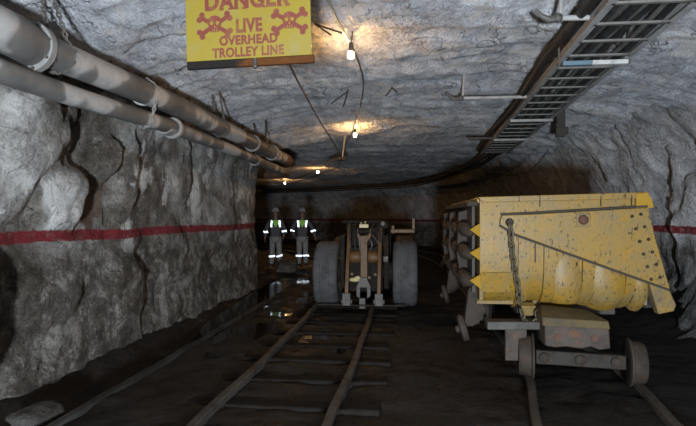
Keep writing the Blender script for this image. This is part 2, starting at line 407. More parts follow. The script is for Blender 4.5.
sheet('floor', axis_samples(-19, 4.8, -3.4, 3.9, .05, .3), axis_samples(-6, 42, 2.8, 11, .05, .2), zfloor, M['mud'])

def blob(name, cx, cy, rx, ry, z, mat, seed, n=40):
    vs = [V((cx, cy, z))]
    for k in range(n):
        a = 2*PI*k/n; r = 1+.35*noise.noise(V((math.cos(a)*1.5, math.sin(a)*1.5, seed)))
        vs.append(V((cx+rx*r*math.cos(a), cy+ry*r*math.sin(a), z)))
    me = bpy.data.meshes.new(name); me.from_pydata(vs, [], [(0, 1+k, 1+(k+1) % n) for k in range(n)]); me.update()
    return link(name, me, mat)
tag(blob('puddle', -2.3, 11.2, .80, 4.8, -.012, M['water'], 3.1), 'long shallow puddle left of the wheeled loader, mirroring the two people', 'puddle')
tag(blob('puddle', -1.0, 7.0, .36, 1.7, -.012, M['water'], 8.4), 'thin muddy puddle between the two left rails in front of the loader', 'puddle')
# broken concrete edge of the drain along the left wall
kb = MB(); ky = axis_samples(2.6, 9.4, 0, 20, .12, .12)
kb.tube([V((-2.50+.035*noise.noise(V((0, y*1.3, 4)))+.012*y-.05, y, -.015+.012*noise.noise(V((3, y*2, 0))))) for y in ky], 0, prof=[(-.035, -.12), (.035, -.12), (.03, .03), (-.025, .035)])
struct(kb.build('trim_1', M['kerb'], None, 40))

# ------------------------------------------------------------------ tracks
def rail(name, pts, label, group):
    p = spline(pts, lambda q: .18)
    pr = [(-.05, -.09), (.05, -.09), (.05, -.075), (.012, -.055), (.012, -.015), (.03, -.005), (.03, .022), (.022, .03), (-.022, .03), (-.03, .022), (-.03, -.005), (-.012, -.015), (-.012, -.055), (-.05, -.075)]
    p = [V((q.x+.012*noise.noise(V((q.y*.9, len(name), 2))), q.y, q.z+.008*noise.noise(V((1, q.y*1.2, 7))))) for q in p]
    b = MB(); b.tube(p, 0, prof=[(a*1.15, c*1.15) for a, c in pr])
    return tag(b.build('rail', M['rail'], None, 35), label, 'rail', group)
rail('a', [(-1.46, 2.4, .045), (-1.45, 4, .045), (-1.42, 6, .045), (-1.45, 9, .045), (-1.6, 12, .045), (-2.4, 16, .045), (-4.4, 21, .045), (-8, 26, .045)], 'muddy left rail of the track leading under the loader', 'rails')
rail('b', [(-.54, 2.4, .045), (-.53, 4, .045), (-.50, 6, .045), (-.53, 9, .045), (-.68, 12, .045), (-1.5, 16.2, .045), (-3.6, 21.6, .045), (-7.3, 26.7, .045)], 'muddy right rail of the track leading under the loader', 'rails')
rail('c', [(.72, 2.4, .03), (.95, 4, .03), (1.13, 5.2, .03), (1.16, 7, .03), (1.16, 10, .03), (1.1, 15, .03), (.6, 20, .03), (-1.5, 26, .03)], 'left rail under the yellow ore cars', 'rails')
rail('d', [(1.66, 2.4, .03), (1.90, 4, .03), (2.03, 5.2, .03), (2.04, 7, .03), (2.04, 10, .03), (2.0, 15, .03), (1.55, 20.4, .03), (-.7, 26.6, .03)], 'right rail under the yellow ore cars', 'rails')
tie0 = None
for i, y in enumerate(TIES):
    if y > 9.0: break
    if tie0 is None:
        b = MB(); n = 14
        for k in range(1): pass
        vs = []; fs = []
        prof = [(-.085, -.12), (.085, -.12), (.085, 0), (.07, .02), (-.07, .02), (-.085, 0)]
        pts = [V((-.78+1.56*k/n, 0, .012*noise.noise(V((k*.6, 1, 3))))) for k in range(n+1)]
        b.tube(pts, 0, prof=[(a*(1), c) for a, c in prof])
        tie0 = b.build('sleeper', M['wood'], None, 30, .008); o = tie0
    else:
        o = tie0.copy(); C.objects.link(o)
    o.location = (-.93+random.uniform(-.05, .05), y+random.uniform(-.03, .03), .0-.012+random.uniform(-.006, .008)); o.rotation_euler = (random.uniform(-.02, .02), random.uniform(-.006, .006), random.uniform(-.03, .03))
    ordn = ['nearest', 'second', 'third', 'fourth', 'fifth', 'sixth', 'seventh', 'eighth', 'ninth', 'tenth', 'eleventh', 'twelfth', 'thirteenth', 'fourteenth', 'fifteenth', 'sixteenth', 'seventeenth'][i]
    tag(o, ('wet timber sleeper of the left track, %s from the front' % ordn) if i else 'nearest wet timber sleeper crossing the left track', 'sleeper', 'sleepers of the left track')

# ------------------------------------------------------------------ pipes on the left wall
def run(x0, z, y0, y1, xe, k=1): return [V((x0+(xe-x0)*(y-y0)/(y1-y0), y, z+.05*k*smooth(3.4, 6.2, y)-.03*k*smooth(7, 11.2, y))) for y in [y0+(y1-y0)*k/40 for k in range(41)]]
up = thing('pipe', 'thick grey steel pipe, upper of the two along the left wall', 'pipe', (-2.73, 0, 2.75), group='wall pipes')
up_pts = [p-V((-2.73, 0, 2.75)) for p in run(-2.73, 2.75, -3, 11.2, -2.62)]
b = MB(); b.tube([p for p in up_pts if p.y < 3.5]+[V((0, 3.62, .0))], .148, 28); b.build('bell_pipe', M['pipe'], up)
b = MB(); b.tube([p for p in up_pts if p.y > 3.3], .122, 28); b.build('pipe_body', M['pipe'], up)
def ring(x, y, z, r0, r1, w, name, mat, par, bolts=0):
    b = MB(); b.lathe([(r0*.9, -w/2), (r1-.006, -w/2), (r1, -w/2+.006), (r1, w/2-.006), (r1-.006, w/2), (r0*.9, w/2)], (x, y, z), 'Y', 36)
    o = b.build(name, mat, par)
    if bolts:
        for k in range(bolts):
            b = MB(); a = 2*PI*(k+.3)/bolts; q = V((x+math.cos(a)*(r0+r1)/2*1.02, y, z+math.sin(a)*(r0+r1)/2*1.02)); b.cyl(q+V((0, -w/2-.02, 0)), q+V((0, w/2+.02, 0)), .012, 6)
            b.build('flange_bolt', M['chain'], o)
    return o
ring(0, 3.62, .0, .148, .185, .07, 'flange', M['flange'], up, 8)
ring(0.02, 5.25, .035, .12, .128, .05, 'clamp_band', M['galv'], up)
ring(0.085, 9.0, .035, .12, .15, .09, 'coupling', M['flange'], up)
ring(0.10, 10.3, .025, .12, .155, .06, 'flange', M['flange'], up, 8)
b = MB(); b.tube([(0.11, 11.15, .02), (.115, 11.45, .02), (.10, 11.75, .02), (.02, 12.02, .02), (-.15, 12.2, .02), (-.6, 12.55, .02)], .122, 24); b.build('elbow', M['rustpipe'], up, label='rusty brown bend at the far end of the pipe')
lo = thing('pipe', 'thinner grey steel pipe, lower of the two along the left wall', 'pipe', (-2.72, 0, 2.48), group='wall pipes')
b = MB(); b.tube([p-V((-2.72, 0, 2.48)) for p in run(-2.74, 2.48, -3, 11.4, -2.66, 1.3)], .083, 24); b.build('pipe_body', M['pipe'], lo)
ring(0.015, 5.95, .06, .083, .125, .06, 'flange', M['flange'], lo)
ring(0.01, 5.8, .055, .083, .098, .16, 'coupling', M['flange'], lo)
ring(0.03, 9.3, .045, .083, .105, .12, 'coupling', M['flange'], lo)
b = MB(); b.tube([(0.055, 11.35, .026), (.058, 11.6, .026), (.04, 11.85, .026), (-.06, 12.1, .026), (-.25, 12.25, .026), (-.6, 12.5, .026)], .083, 20); b.build('elbow', M['rustpipe'], lo, label='rusty bend at the far end of the pipe')
def sling(y, x, z, r, hooks, mat, label, low=None, link_=.05):
    """chain from its roof hooks round the pipe; low = centre and radius of a second pipe it also carries"""
    b = MB(); h1, h2 = V(hooks[0]), V(hooks[1]); rr = r+.012
    arc = lambda cx, cz, rad, a0, a1: [V((cx+rad*math.cos(a0+(a1-a0)*k/7), y, cz+rad*math.sin(a0+(a1-a0)*k/7))) for k in range(8)]
    if low: pts = [h1]+arc(x, z, rr, 1.3, -.3)+arc(low[0], low[1], low[2]+.012, .2, -2.4)
    else: pts = [h1]+arc(x, z, rr, 1.0, -4.1)+[h2]
    b.chain(pts, link_, .0075)
    return tag(b.build('chain', mat, None, 60), label, 'chain', 'pipe hanger chains')
sling(3.88, -2.70, 2.76, .122, ((-2.72, 3.72, 3.42), (-2.80, 3.76, 3.42)), M['chain'], 'dark hanger chain slung from the ceiling beside the big pipe flange')
sling(5.25, -2.69, 2.787, .122, ((-2.66, 5.22, 2.93), (-2.78, 5.22, 2.93)), M['chainlight'], 'pale chain slung down over both pipes before the lower flange', (-2.70, 2.53, .083))
sling(7.4, -2.665, 2.79, .122, ((-2.60, 7.2, 3.3), (-2.72, 7.25, 3.3)), M['chain'], 'thin dark chain holding the upper pipe beyond the lower flange', None, .04)
sling(9.6, -2.635, 2.775, .125, ((-2.50, 9.35, 3.25), (-2.74, 9.4, 3.2)), M['wire'], 'thin looped hanger holding the upper pipe near its far end', None, .04)

# ------------------------------------------------------------------ ladder tray with its cables on the right
def tray_pt(y, x, z=0):   # curve the run to the left at its far end
    return V((1.87+.042*(y-4.2)+x, y, 3.16+z))
TY0, TY1 = 1.5, 14.0
tr = thing('cable_tray', 'steel ladder cable tray hung along the ceiling on the right', 'cable tray', (2.2, 4, 3.16))
T0 = V((2.2, 4, 3.16)); tys = [TY0+(TY1-TY0)*k/24 for k in range(25)]
for sx in (-.315, .315):
    b = MB(); b.tube([tray_pt(y, sx)-T0 for y in tys], 0, prof=[(-.032, -.045), (.032, -.045), (.032, -.035), (.008, -.03), (.008, .055), (-.008, .055), (-.008, -.03), (-.032, -.035)]); b.build('side_rail', M['galv'], tr, 30)
rungs = [y for y in [4.21+.446*k for k in range(-6, 23)] if y < 14]
r0 = None
for y in rungs:
    q = tray_pt(y, 0)-T0
    if r0 is None:
        b = MB(); b.box((0, 0, 0), (.62, .040, .020)); r0 = b.build('rung', M['tray'], tr, 30, .003); o = r0
    else: o = r0.copy(); C.objects.link(o)
    o.location = q+V((0, 0, -.035))
cross = thing('support_bar', 'white and faded blue steel bar crossing under the cable tray', 'support bar', tuple(tray_pt(5.68, 0, -.075)), (0, 0, 0))
b = MB(); b.box((.155, 0, 0), (.35, .06, .045)); b.build('white_section', M['white'], cross, 30, .004, label='white end of the bar')
b = MB(); b.box((-.165, 0, 0), (.29, .06, .045)); b.build('blue_section', M['blue'], cross, 30, .004, label='faded blue end of the bar')
for sx in (-.345, .345): b = MB(); b.cyl((sx, 0, -.02), (sx, 0, .34), .01, 8); b.build('hanger_rod', M['chain'], cross)
for (yy, lab) in ((11.2, 'pale thin bar under the far part of the cable tray'), (9.0, 'grey bar under the middle part of the cable tray')):
    b = MB(); b.box((0, 0, 0), (.68, .05, .04))
    o = b.build('support_bar', M['galv'], None, 30); o.location = tray_pt(yy, 0, -.07); tag(o, lab, 'support bar')
rnd = random.Random(3)
CAB = [(-.25, .033, 'cable', 'black power cable at the left edge of the tray'), (-.17, .027, 'cablegrey', 'grey cable second from the left in the tray'), (-.095, .033, 'cable', 'black power cable third from the left in the tray'),
       (-.015, .024, 'cablegrey', 'grey cable along the middle of the tray'), (.06, .031, 'cable', 'black power cable just right of the tray middle'), (.14, .022, 'cablegrey', 'thin grey cable right of the tray middle'), (.23, .033, 'cable', 'black power cable at the right edge of the tray')]
for k, (x, r, mt, lab) in enumerate(CAB):
    ph = rnd.uniform(0, 6); pts = [tray_pt(y, x+.03*math.sin(y*1.3+ph), r-.02+.012*math.sin(y*2.1+ph)) for y in [TY0+(TY1-TY0)*i/60 for i in range(61)]]
    # on past the tray end the cables droop and follow the bend to the left
    ex = [(2.2+x*.8, 15.6, 3.08), (1.95+x*.6, 17.5, 3.0), (.95+x*.4, 21.5, 2.92), (-.2, 25.5, 2.98), (-2.2, 28, 3.03), (-5, 30.5, 3.06), (-9, 33, 3.1)]
    pts += [p+V((0, x*.8, .10*math.sin(ph*2)+r)) for p in spline([tuple(pts[-1])]+ex, lambda q: .5)[1:]]
    b = MB(); b.tube(pts, r, 8); tag(b.build('power_cable', M[mt]), lab, 'cable', 'cables in the tray')
b = MB(); b.box((0, 0, .05), (.14, .10, .55)); b.box((.02, -.03, -.12), (.20, .05, .12)); o = b.build('cable_bracket', M['rimdark'], None, 30, .01); o.location = at_y(553, 124, 9.3)+V((.12, 0, 0)); tag(o, 'dark upright bracket at the right edge of the tray, midway along', 'bracket')
# thick cable tied up along the left outside of the tray
b = MB(); b.tube([tray_pt(y, -.385+.02*math.sin(y*.9), .07+.02*math.sin(y*1.3)) for y in [TY0+(TY1-TY0)*i/60 for i in range(61)]], .042, 10)
tag(b.build('power_cable', M['cable']), 'thick dark cable running outside the left side rail of the tray', 'cable', 'cables in the tray')
b = MB(); b.tube(spline([tuple(at_y(455, 170, 14)), tuple(at_y(470, 171, 13)), tuple(at_y(500, 172, 12)), tuple(at_y(520, 174, 11)), tuple(at_y(535, 166, 10.4)), tuple(at_y(548, 150, 10))], lambda q: .1), .012, 6)
tag(b.build('cable', M['wire']), 'thin loose cable sagging across the rock below the far tray end', 'cable')
def bracket(y, x0, x1, z, lab):
    t = thing('tray_bracket', lab, 'bracket', (x0, y, z), group='tray brackets')
    b = MB(); b.cyl((-.02, 0, 0), (x1-x0, 0.02, 0), .024, 12); b.build('arm', M['galv'], t)
    b = MB(); b.tube([(.02, 0, -.01), (.03, .01, .12), (.06, .02, zceil(x0, y)-z+.15)], .02, 8); b.build('dropper', M['galv'], t)
    b = MB(); b.tube([(0, 0, 0), (-.08, -.02, -.02), (-.15, -.02, .02), (-.19, -.02, .07)], [.034, .03, .022, .016], 8); b.ball((.0, 0, 0), .042, 10, 8); b.build('hook', M['chain'], t)
bracket(7.6, .79, 1.70, 3.18, 'grey tray bracket with a hooked end, left of the middle of the tray')
bracket(4.68, 1.30, 1.56, 3.20, 'grey tray bracket at the top of the tray nearest the front')
b = MB(); b.box((0, 0, 0), (.5, .07, .05)); o = b.build('bracket_arm', M['wire'], None, 30, .004); o.location = (1.60, 11.5, 3.17); tag(o, 'dark bracket arm beside the far part of the cable tray', 'bracket')
# ------------------------------------------------------------------ lamps, wires
CORD = []
def lamp(px, py, lab, z=3.2):
    p = at_z(px, py, z); t = thing('light_bulb', lab, 'lamp', tuple(p), group='bulbs along the ceiling')
    b = MB(); b.ball((0, 0, 0), (.034, .034, .04), 16, 12); b.build('bulb', M['bulb'], t, 80)
    b = MB(); b.lathe([(.0, .13), (.018, .13), (.024, .10), (.027, .05), (.025, .035), (.0, .035)], (0, 0, 0), 'Z', 14); b.build('socket', M['socket'], t)
    b = MB(); b.tube([(0, 0, .12), (.01, .02, .2), (.015, .03, zceil(p.x, p.y)-p.z+.06)], .006, 6); b.build('cord', M['wire'], t)
    CORD.append(p+V((.0, 0, .13))); return p
L1 = lamp(351, 55, 'nearest lit bulb, hanging right of the yellow sign')
L2 = lamp(355, 135, 'second lit bulb, hanging above the wheeled loader')
L3 = lamp(318, 172, 'third lit bulb, close under the dark ceiling past the loader', 3.3)
L4 = lamp(285, 183, 'farthest lit bulb, just past the end of the pipes', 3.27)
b = MB(); p0 = at_z(322, -12, 3.36); b.tube([p0, p0.lerp(L1, .5)+V((0, 0, .03)), L1+V((-.02, -.06, .12))], .013, 8)
tag(b.build('conduit', M['conduit']), 'pale conduit running along the ceiling to the nearest bulb', 'conduit')
b = MB(); q1 = at_z(363, 80, 3.32); q2 = at_z(360, 108, 3.3)
b.tube(spline([tuple(L1+V((.01, .02, .12))), tuple(q1), tuple(q2), tuple(L2+V((0, 0, .13)))], lambda q: .15), .009, 6)
tag(b.build('lighting_cable', M['wire']), 'thin lighting cable between the nearest bulb and the second bulb', 'cable', 'lighting cables')
b = MB(); b.tube(spline([tuple(L2+V((0, 0, .13))), (-2.0, 15.5, 3.3), tuple(L3+V((0, 0, .13))), (-4.8, 23.5, 3.25), tuple(L4+V((0, 0, .13)))], lambda q: .3), .010, 6)
tag(b.build('lighting_cable', M['wire']), 'thin lighting cable running on past the second bulb to the far bulbs', 'cable', 'lighting cables')
b = MB(); w0 = (-.80, 2.95, 2.80); b.tube(spline([w0, tuple(at_z(290, 65, 2.80)), tuple(at_z(315, 113, 2.80)), tuple(at_z(341, 161, 2.80)), (-2.4, 15.5, 2.8), (-4.6, 20.5, 2.8), (-8, 25.5, 2.8)], lambda q: .3), .011, 6)
tag(b.build('trolley_wire', M['wire']), 'bare overhead wire running from the sign back along the roof', 'wire')
hg = thing('wire_hanger', 'dark insulated hanger holding the overhead wire in front of the third bulb', 'hanger', (-1.45, 12.0, 2.8))
zz = zceil(-1.45, 12)-2.8
b = MB(); b.tube([(0.03, 0, .06), (.12, -.1, zz+.1)], .022, 8); b.build('rod', M['conduit'], hg)
b = MB(); b.ball((0, 0, .03), (.13, .08, .05), 12, 8); b.tube([(-.1, 0, .02), (-.3, .03, -.04), (-.36, .03, -.12)], [.04, .03, .05], 8); b.build('insulator', M['rimdark'], hg)
def hook(px, py, pa, pb, lab):
    p = at_z(px, py, 3.42); t = MB()
    for e in (pa, pb): q = at_z(e[0], e[1], 3.28); t.tube([p+V((0, 0, .12)), p, q], .009, 6)
    tag(t.build('rock_bolt', M['wire']), lab, 'rock bolt', 'rock bolts')
hook(348, 91, (331, 104), (343, 107), 'bent rock bolt in the roof between the first two bulbs')
hook(315, 24, (331, 35), (342, 33), 'thin bent rock bolt in the roof right of the sign')
hook(392, 88, (386, 96), (397, 92), 'short rock bolt in the roof beyond the nearest bulb')

# ------------------------------------------------------------------ warning sign
SW, SH = .745, .47
sg = thing('warning_sign', 'yellow and red danger sign with skulls hanging from the roof', 'sign', (-.905, 3.0, 2.42), (0, math.radians(-1.5), 0))
b = MB(); b.box((0, 0, SH/2), (SW, .006, SH)); b.build('panel', M['signy'], sg, 30, .001)
b = MB(); b.box((.006, .012, -.017), (SW+.012, .03, .046)); b.build('bottom_bar', M['signbar'], sg, 30, .002, label='rusty dark bar along the bottom edge')
b = MB(); b.cyl((.04, -.006, -.045), (.04, -.006, .0), .012, 8); b.ball((.04, -.006, -.045), .016, 10, 8); b.build('hook', M['wire'], sg)
b = MB()
for sx in (-1, 1): b.tube([(sx*.33, .01, .44), (sx*.34, .05, zceil(-.9+sx*.33, 3.0)-2.42+.1)], .005, 6)
b.build('hanging_wires', M['wire'], sg)
PX = SW/124.5; BASE = 60.8; CX = 249
def letters(txt, x0, x1, ytop, ybase, heavy, serif=False):
    cu = bpy.data.curves.new('t', 'FONT'); cu.body = txt; cu.size = 1; cu.offset = heavy; cu.extrude = .002; cu.space_character = 1.08
    ob = bpy.data.objects.new('t', cu); C.objects.link(ob)
    me = bpy.data.meshes.new_from_object(ob.evaluated_get(bpy.context.evaluated_depsgraph_get())); bpy.data.objects.remove(ob)
    xs = [v.co.x for v in me.vertices]; ys = [v.co.y for v in me.vertices]
    sx = (x1-x0)*PX/(max(xs)-min(xs)); sy = (ybase-ytop)*PX/(max(ys)-min(ys)); mx, my = min(xs), min(ys)
    for v in me.vertices:
        x, y, z = v.co; v.co = ((x-mx)*sx+(x0-CX)*PX, -.0035-(.0015 if z > 0 else 0), (y-my)*sy+(BASE-ybase)*PX)
    bm = bmesh.new(); bm.from_mesh(me)
    if serif:
        t = MB(); t.bm.free(); t.bm = bm; w = (x1-x0)*PX/6; zb = (BASE-ybase)*PX; zt = (BASE-ytop)*PX
        L0 = (x0-CX)*PX
        for i, ch in enumerate('DANGER'):
            c = L0+w*(i+.5)
            tops = {'D': [-.26], 'A': [0], 'N': [-.28, .28], 'G': [], 'E': [-.26], 'R': [-.26]}[ch]; bots = {'D': [-.26], 'A': [-.33, .33], 'N': [-.28, .28], 'G': [], 'E': [-.26], 'R': [-.26, .30]}[ch]
            for k in tops: t.box((c+k*w, -.0042, zt-.004), (w*.34, .0018, .009))
            for k in bots: t.box((c+k*w, -.0042, zb+.004), (w*.34, .0018, .009))
    bm.to_mesh(me); bm.free(); return link('lettering', me, M['signr'], sg, 0)
letters('DANGER', 206.5, 292, -6, 11.6, .045, True)
letters('LIVE', 237.5, 263.5, 21, 35, .045)
letters('OVERHEAD', 220.3, 278.3, 37, 46.6, .045)
letters('TROLLEY LINE', 213, 284.3, 48.6, 58.4, .04)
def skull(px, py):
    t = thing('x', '', ''); bpy.data.objects.remove(t)
    c = ((px-CX)*PX, 0, (BASE-py)*PX)
    def disc(b, x, z, rx, rz, y0, n=20): b.prism([(c[0]+x+rx*math.cos(2*PI*k/n), y0, c[2]+z+rz*math.sin(2*PI*k/n)) for k in range(n)], (0, .0015, 0))
    b = MB()
    for s in (-1, 1):
        a = math.radians(31)*s; d = V((math.cos(a), 0, math.sin(a))); nn = V((-math.sin(a), 0, math.cos(a))); L = .098; w = .0125
        p = [V(c)+d*x+nn*y for x, y in ((-L, -w), (L, -w), (L, w), (-L, w))]
        b.prism([(q.x, -.0044-.0002*s, q.z) for q in p], (0, .0015, 0))
        for e in (-1, 1):
            for g in (-1, 1):
                q = d*(L*e)+nn*(.0155*g); disc(b, q.x, q.z, .0175, .0175, -.0052-.0003*g, 12)
    disc(b, 0, .018, .043, .040, -.0062); b.prism([(c[0]+x, -.0059, c[2]+z) for x, z in ((-.026, -.04), (.026, -.04), (.03, 0), (-.03, 0))], (0, .0015, 0))
    o = b.build('skull_and_crossbones', M['signr'], sg, 0)
    b = MB()
    for s in (-1, 1): disc(b, s*.017, .012, .0105, .0115, -.0070, 14)
    b.prism([(c[0]+x, -.0070, c[2]+z) for x, z in ((-.006, -.014), (.006, -.014), (0, .0))], (0, .001, 0))
    for k in (-1, 0, 1): b.prism([(c[0]+k*.013+x, -.0070, c[2]+z) for x, z in ((-.0022, -.038), (.0022, -.038), (.0022, -.022), (-.0022, -.022))], (0, .001, 0))
    b.build('skull_holes', M['signy'], o, 0)
skull(216, 26); skull(290.5, 27)

# ------------------------------------------------------------------ ore cars (origin: on the track under the front end plate)
def ore_car():
    t = thing('ore_car', 'x', 'ore car', (0, 0, 0), group='ore cars')
    XL, XR, LEN = -.77, .72, 3.0
    def P(X, Z): return (X-1.45, Z)        # helper from tunnel x of the first car
    # tub: end plate curves under towards the middle of the car at its foot
    prof = [(0.0, 1.66), (-.015, 1.25), (0.0, .98), (.05, .82), (.16, .70), (.34, .64)]
    b = MB(); n = len(prof); vs = []
    zof = lambda x: .03*(x-XL)/(XR-XL)
    for x in (XL, XR): vs += [(x, y, z+zof(x)) for y, z in prof]
    b._add(vs, [(i, i+1, n+i+1, n+i) for i in range(n-1)])
    vs2 = [(x, y+.03, z+zof(x)) for x in (XL, XR) for y, z in prof]
    b._add(vs2, [(i, i+1, n+i+1, n+i) for i in range(n-1)])
    for x in (XL, XR):
        b._add([(x, y, z+zof(x)) for y, z in prof]+[(x, y+.03, z+zof(x)) for y, z in prof], [(i, i+1, n+i+1, n+i) for i in range(n-1)])
    b.build('end_plate', M['yellow'], t, 35)
    b = MB()   # sides, floor and back of the tub
    b.prism([(XR, .03, .70), (XR, .03, 1.66), (XR-.03, .03, 1.66), (XR-.03, .03, .70)], (0, LEN, 0))
    b.prism([(XL, .03, .72), (XL, .03, 1.64), (XL+.03, .03, 1.64), (XL+.03, .03, .72)], (0, LEN, 0))
    b.prism([(XL, .2, .66), (XR, .2, .66), (XR, .2, .70), (XL, .2, .70)], (0, LEN-.2, 0))
    b.prism([(XL, LEN, .68), (XR, LEN, .68), (XR, LEN, 1.66), (XL, LEN, 1.66)], (0, .03, 0))
    b.build('tub', M['yellowdirt'], t, 30)
    b = MB()   # upper band and rolled top rim
    b.prism([(XL+.02, -.03, 1.635), (XR-.02, -.03, 1.665), (XR+.0, -.03, 1.725), (XL-.02, -.03, 1.685)], (0, .09, 0))
    b.prism([(XL-.02, .06, 1.63), (XL+.06, .06, 1.63), (XL+.06, .06, 1.685), (XL-.02, .06, 1.685)], (0, LEN, 0))
    b.prism([(XR-.06, .06, 1.66), (XR+.02, .06, 1.66), (XR+.02, .06, 1.72), (XR-.06, .06, 1.72)], (0, LEN, 0))
    b.prism([(XL, LEN, 1.62), (XR, LEN, 1.65), (XR, LEN, 1.71), (XL, LEN, 1.68)], (0, .07, 0))
    b.build('top_rim', M['yellow'], t, 30, .006)
    b = MB()   # right corner block
    b.prism([(.60, -.045, 1.56), (.75, -.045, 1.585), (.735, -.045, 1.66), (.69, -.045, 1.722), (.60, -.045, 1.71)], (0, .10, 0))
    b.build('corner_plate', M['yellowclean'], t, 30, .004)
    for x in (-.30, -.21, .30, .45, .58):
        b = MB(); b.box((x, -.022, 1.60), (.012, .02, .12)); b.build('rim_seam', M['rimdark'], t, 0) if False else b.bm.free()
    seams = MB()
    for x in (-.235, .30, .565): seams.box((x, -.034, 1.645), (.007, .008, .10))
    seams.build('rim_seam', M['rimdark'], t, 0)
    b = MB(); b.prism([(XL+.005, -.03, .98), (XL+.28, -.03, .99), (XL+.28, .035, .80), (XL+.005, .035, .79)], (0, .02, 0)); b.build('corner_patch', M['yellow'], t, 30, .003)
    b = MB(); b.box((-.275, -.022, 1.25), (.008, .02, .34)); b.box((-.02, -.022, 1.25), (.006, .02, .16)); b.build('weld_seam', M['rimdark'], t, 0)
    # triangular lift arm plate pinned on the left
    A = [(-.595, 1.475), (-.60, 1.43), (-.55, 1.40), (-.46, 1.345), (.10, 1.14), (.69, .925), (.87, .86), (.75, 1.30), (.69, 1.585), (.20, 1.555), (-.30, 1.525), (-.58, 1.515)]
    b = MB(); b.prism([(x, -.075, z) for x, z in A], (0, .045, 0)); arm = b.build('lift_arm', M['yellow'], t, 30, .006)
    b = MB(); pts = [(-.60, -.06, 1.42), (-.55, -.06, 1.388), (-.46, -.06, 1.333), (.10, -.06, 1.128), (.69, -.06, .913), (.86, -.06, .852)]
    b.tube(pts, .0105, 6); b.tube([(-.59, -.06, 1.523), (-.30, -.06, 1.537), (.20, -.06, 1.567), (.69, -.06, 1.597)], .0085, 6); b.build('edge_gap', M['rimdark'], arm)
    b = MB(); b.lathe([(0, -.11), (.022, -.11), (.034, -.10), (.038, -.075)], (-.515, 0, 1.452), 'Y', 20); b.build('pin', M['muddydim'], arm)
    b = MB(); b.box((.13, -.08, 1.475), (.125, .012, .125)); pl = b.build('bolt_plate', M['yellowdirt'], arm, 30, .004)
    b = MB(); b.lathe([(0, -.115), (.028, -.112), (.042, -.10), (.045, -.085)], (.13, 0, 1.475), 'Y', 20); b.build('bolt', M['rustred'], pl, label='rusty brown bolt head')
    for i in range(6):
        k = i/5; xr = .655+.16*k; z = 1.525-.56*k
        for dx in (-.075, 0):
            b = MB(); b.lathe([(0, -.094), (.011, -.092), (.016, -.075)], (xr+dx-.03, 0, z+(dx*.25)), 'Y', 10); b.build('rivet', M['muddydim'], arm)
    # toe below the arm at the right
    b = MB(); b.prism([(x, -.065, z) for x, z in ((.70, .905), (.87, .845), (.925, .72), (.905, .665), (.775, .635), (.74, .76))], (0, .09, 0)); b.build('arm_toe', M['yellowdirt'], t, 30, .006)
    # vertical ribs wrapping the curved foot of the end plate
    rp = [(-.012, 1.50), (-.03, 1.25), (-.015, .97), (.035, .805), (.15, .68), (.34, .615)]
    for x0, x1, dz in ((-.43, -.335, 0), (-.20, -.10, 0), (.14, .245, 0), (.52, .60, .02)):
        b = MB(); vs = []; m = len(rp)
        for x in (x0, x1):
            vs += [(x, y-.022, z-.0+dz*.4) for y, z in rp] + [(x, y+.02, z+.02) for y, z in rp]
        fs = [(i, i+1, 2*m+i+1, 2*m+i) for i in range(m-1)]+[(i, i+1, m+i+1, m+i) for i in range(m-1)]+[(2*m+i, 2*m+i+1, 3*m+i+1, 3*m+i) for i in range(m-1)]
        b._add(vs, fs); b.build('rib', M['yellow'], t, 35)
    # belly bulges between the ribs
    for x0, x1 in ((-.10, .14), (.245, .52), (.60, .73)):
        b = MB(); q = [(.0, 1.16), (-.012, 1.02), (-.014, .90), (.02, .77), (.08, .71), (.17, .655)]; vs = []; N = 7
        for i in range(N):
            u = i/(N-1); k = math.sin(PI*u)**.5
            vs += [(x0+(x1-x0)*u, y-.022*k+.016-(0 if n_ else 0), z-.035*k*(1-smooth(.7, 1.0, z))) for n_, (y, z) in enumerate(q)]
        m = len(q); b._add(vs, [(i*m+j, i*m+j+1, (i+1)*m+j+1, (i+1)*m+j) for i in range(N-1) for j in range(m-1)])
        b.build('belly_panel', M['yellow'], t, 60)
    b = MB(); b.box((-.335, .03, .645), (.13, .08, .10), (.35, 0, 0)); b.build('foot_block', M['yellowdirt'], t, 30, .006)
    ch = MB(); ch.chain([(-.515, -.12, 1.43), (-.505, -.115, 1.25), (-.48, -.10, 1.05), (-.43, -.07, .80), (-.42, -.09, .66)], .078, .0105); ch.chain([(-.42, -.09, .66), (-.40, -.14, .57), (-.35, -.17, .54), (-.30, -.16, .58), (-.28, -.12, .66)], .055, .009)
    ch.build('chain', M['carchain'], t, 60)
    # hinged left side door with curved tongues, posts and yellow corner gussets
    b = MB(); b.prism([(XL-.03, .14, .78), (XL-.03, .14, 1.60), (XL-.055, .14, 1.60), (XL-.055, .14, .78)], (0, LEN-.2, 0)); b.build('side_door', M['rimdark'], t, 30)
    for z in (1.37, 1.15, .89):
        b = MB(); b.prism([(XL+.01, .0, z+.075), (XL-.085, .05, z+.01), (XL+.01, .0, z-.065)], (0, .06, 0)); b.build('gusset', M['yellowclean'], t, 30)
        for j in range(4):
            yy = .12+j*.72; b = MB(); b.tube([(XL-.05, yy, z-.03), (XL-.085, yy+.05, z-.01), (XL-.10, yy+.18, z+.01), (XL-.10, yy+.36, z+.025), (XL-.085, yy+.52, z+.03), (XL-.06, yy+.62, z+.035)], [.02, .06, .075, .06, .035, .012], 10); b.build('tongue', M['muddydim'], t, 60)
    for yy in (.55, 1.6, 2.6):
        b = MB(); b.prism([(XL-.04, yy, 1.58), (XL-.14, yy, 1.55), (XL-.16, yy, 1.1), (XL-.10, yy, .78), (XL-.04, yy, .78)], (0, .09, 0)); b.build('door_post', M['muddydim'], t, 30, .006)
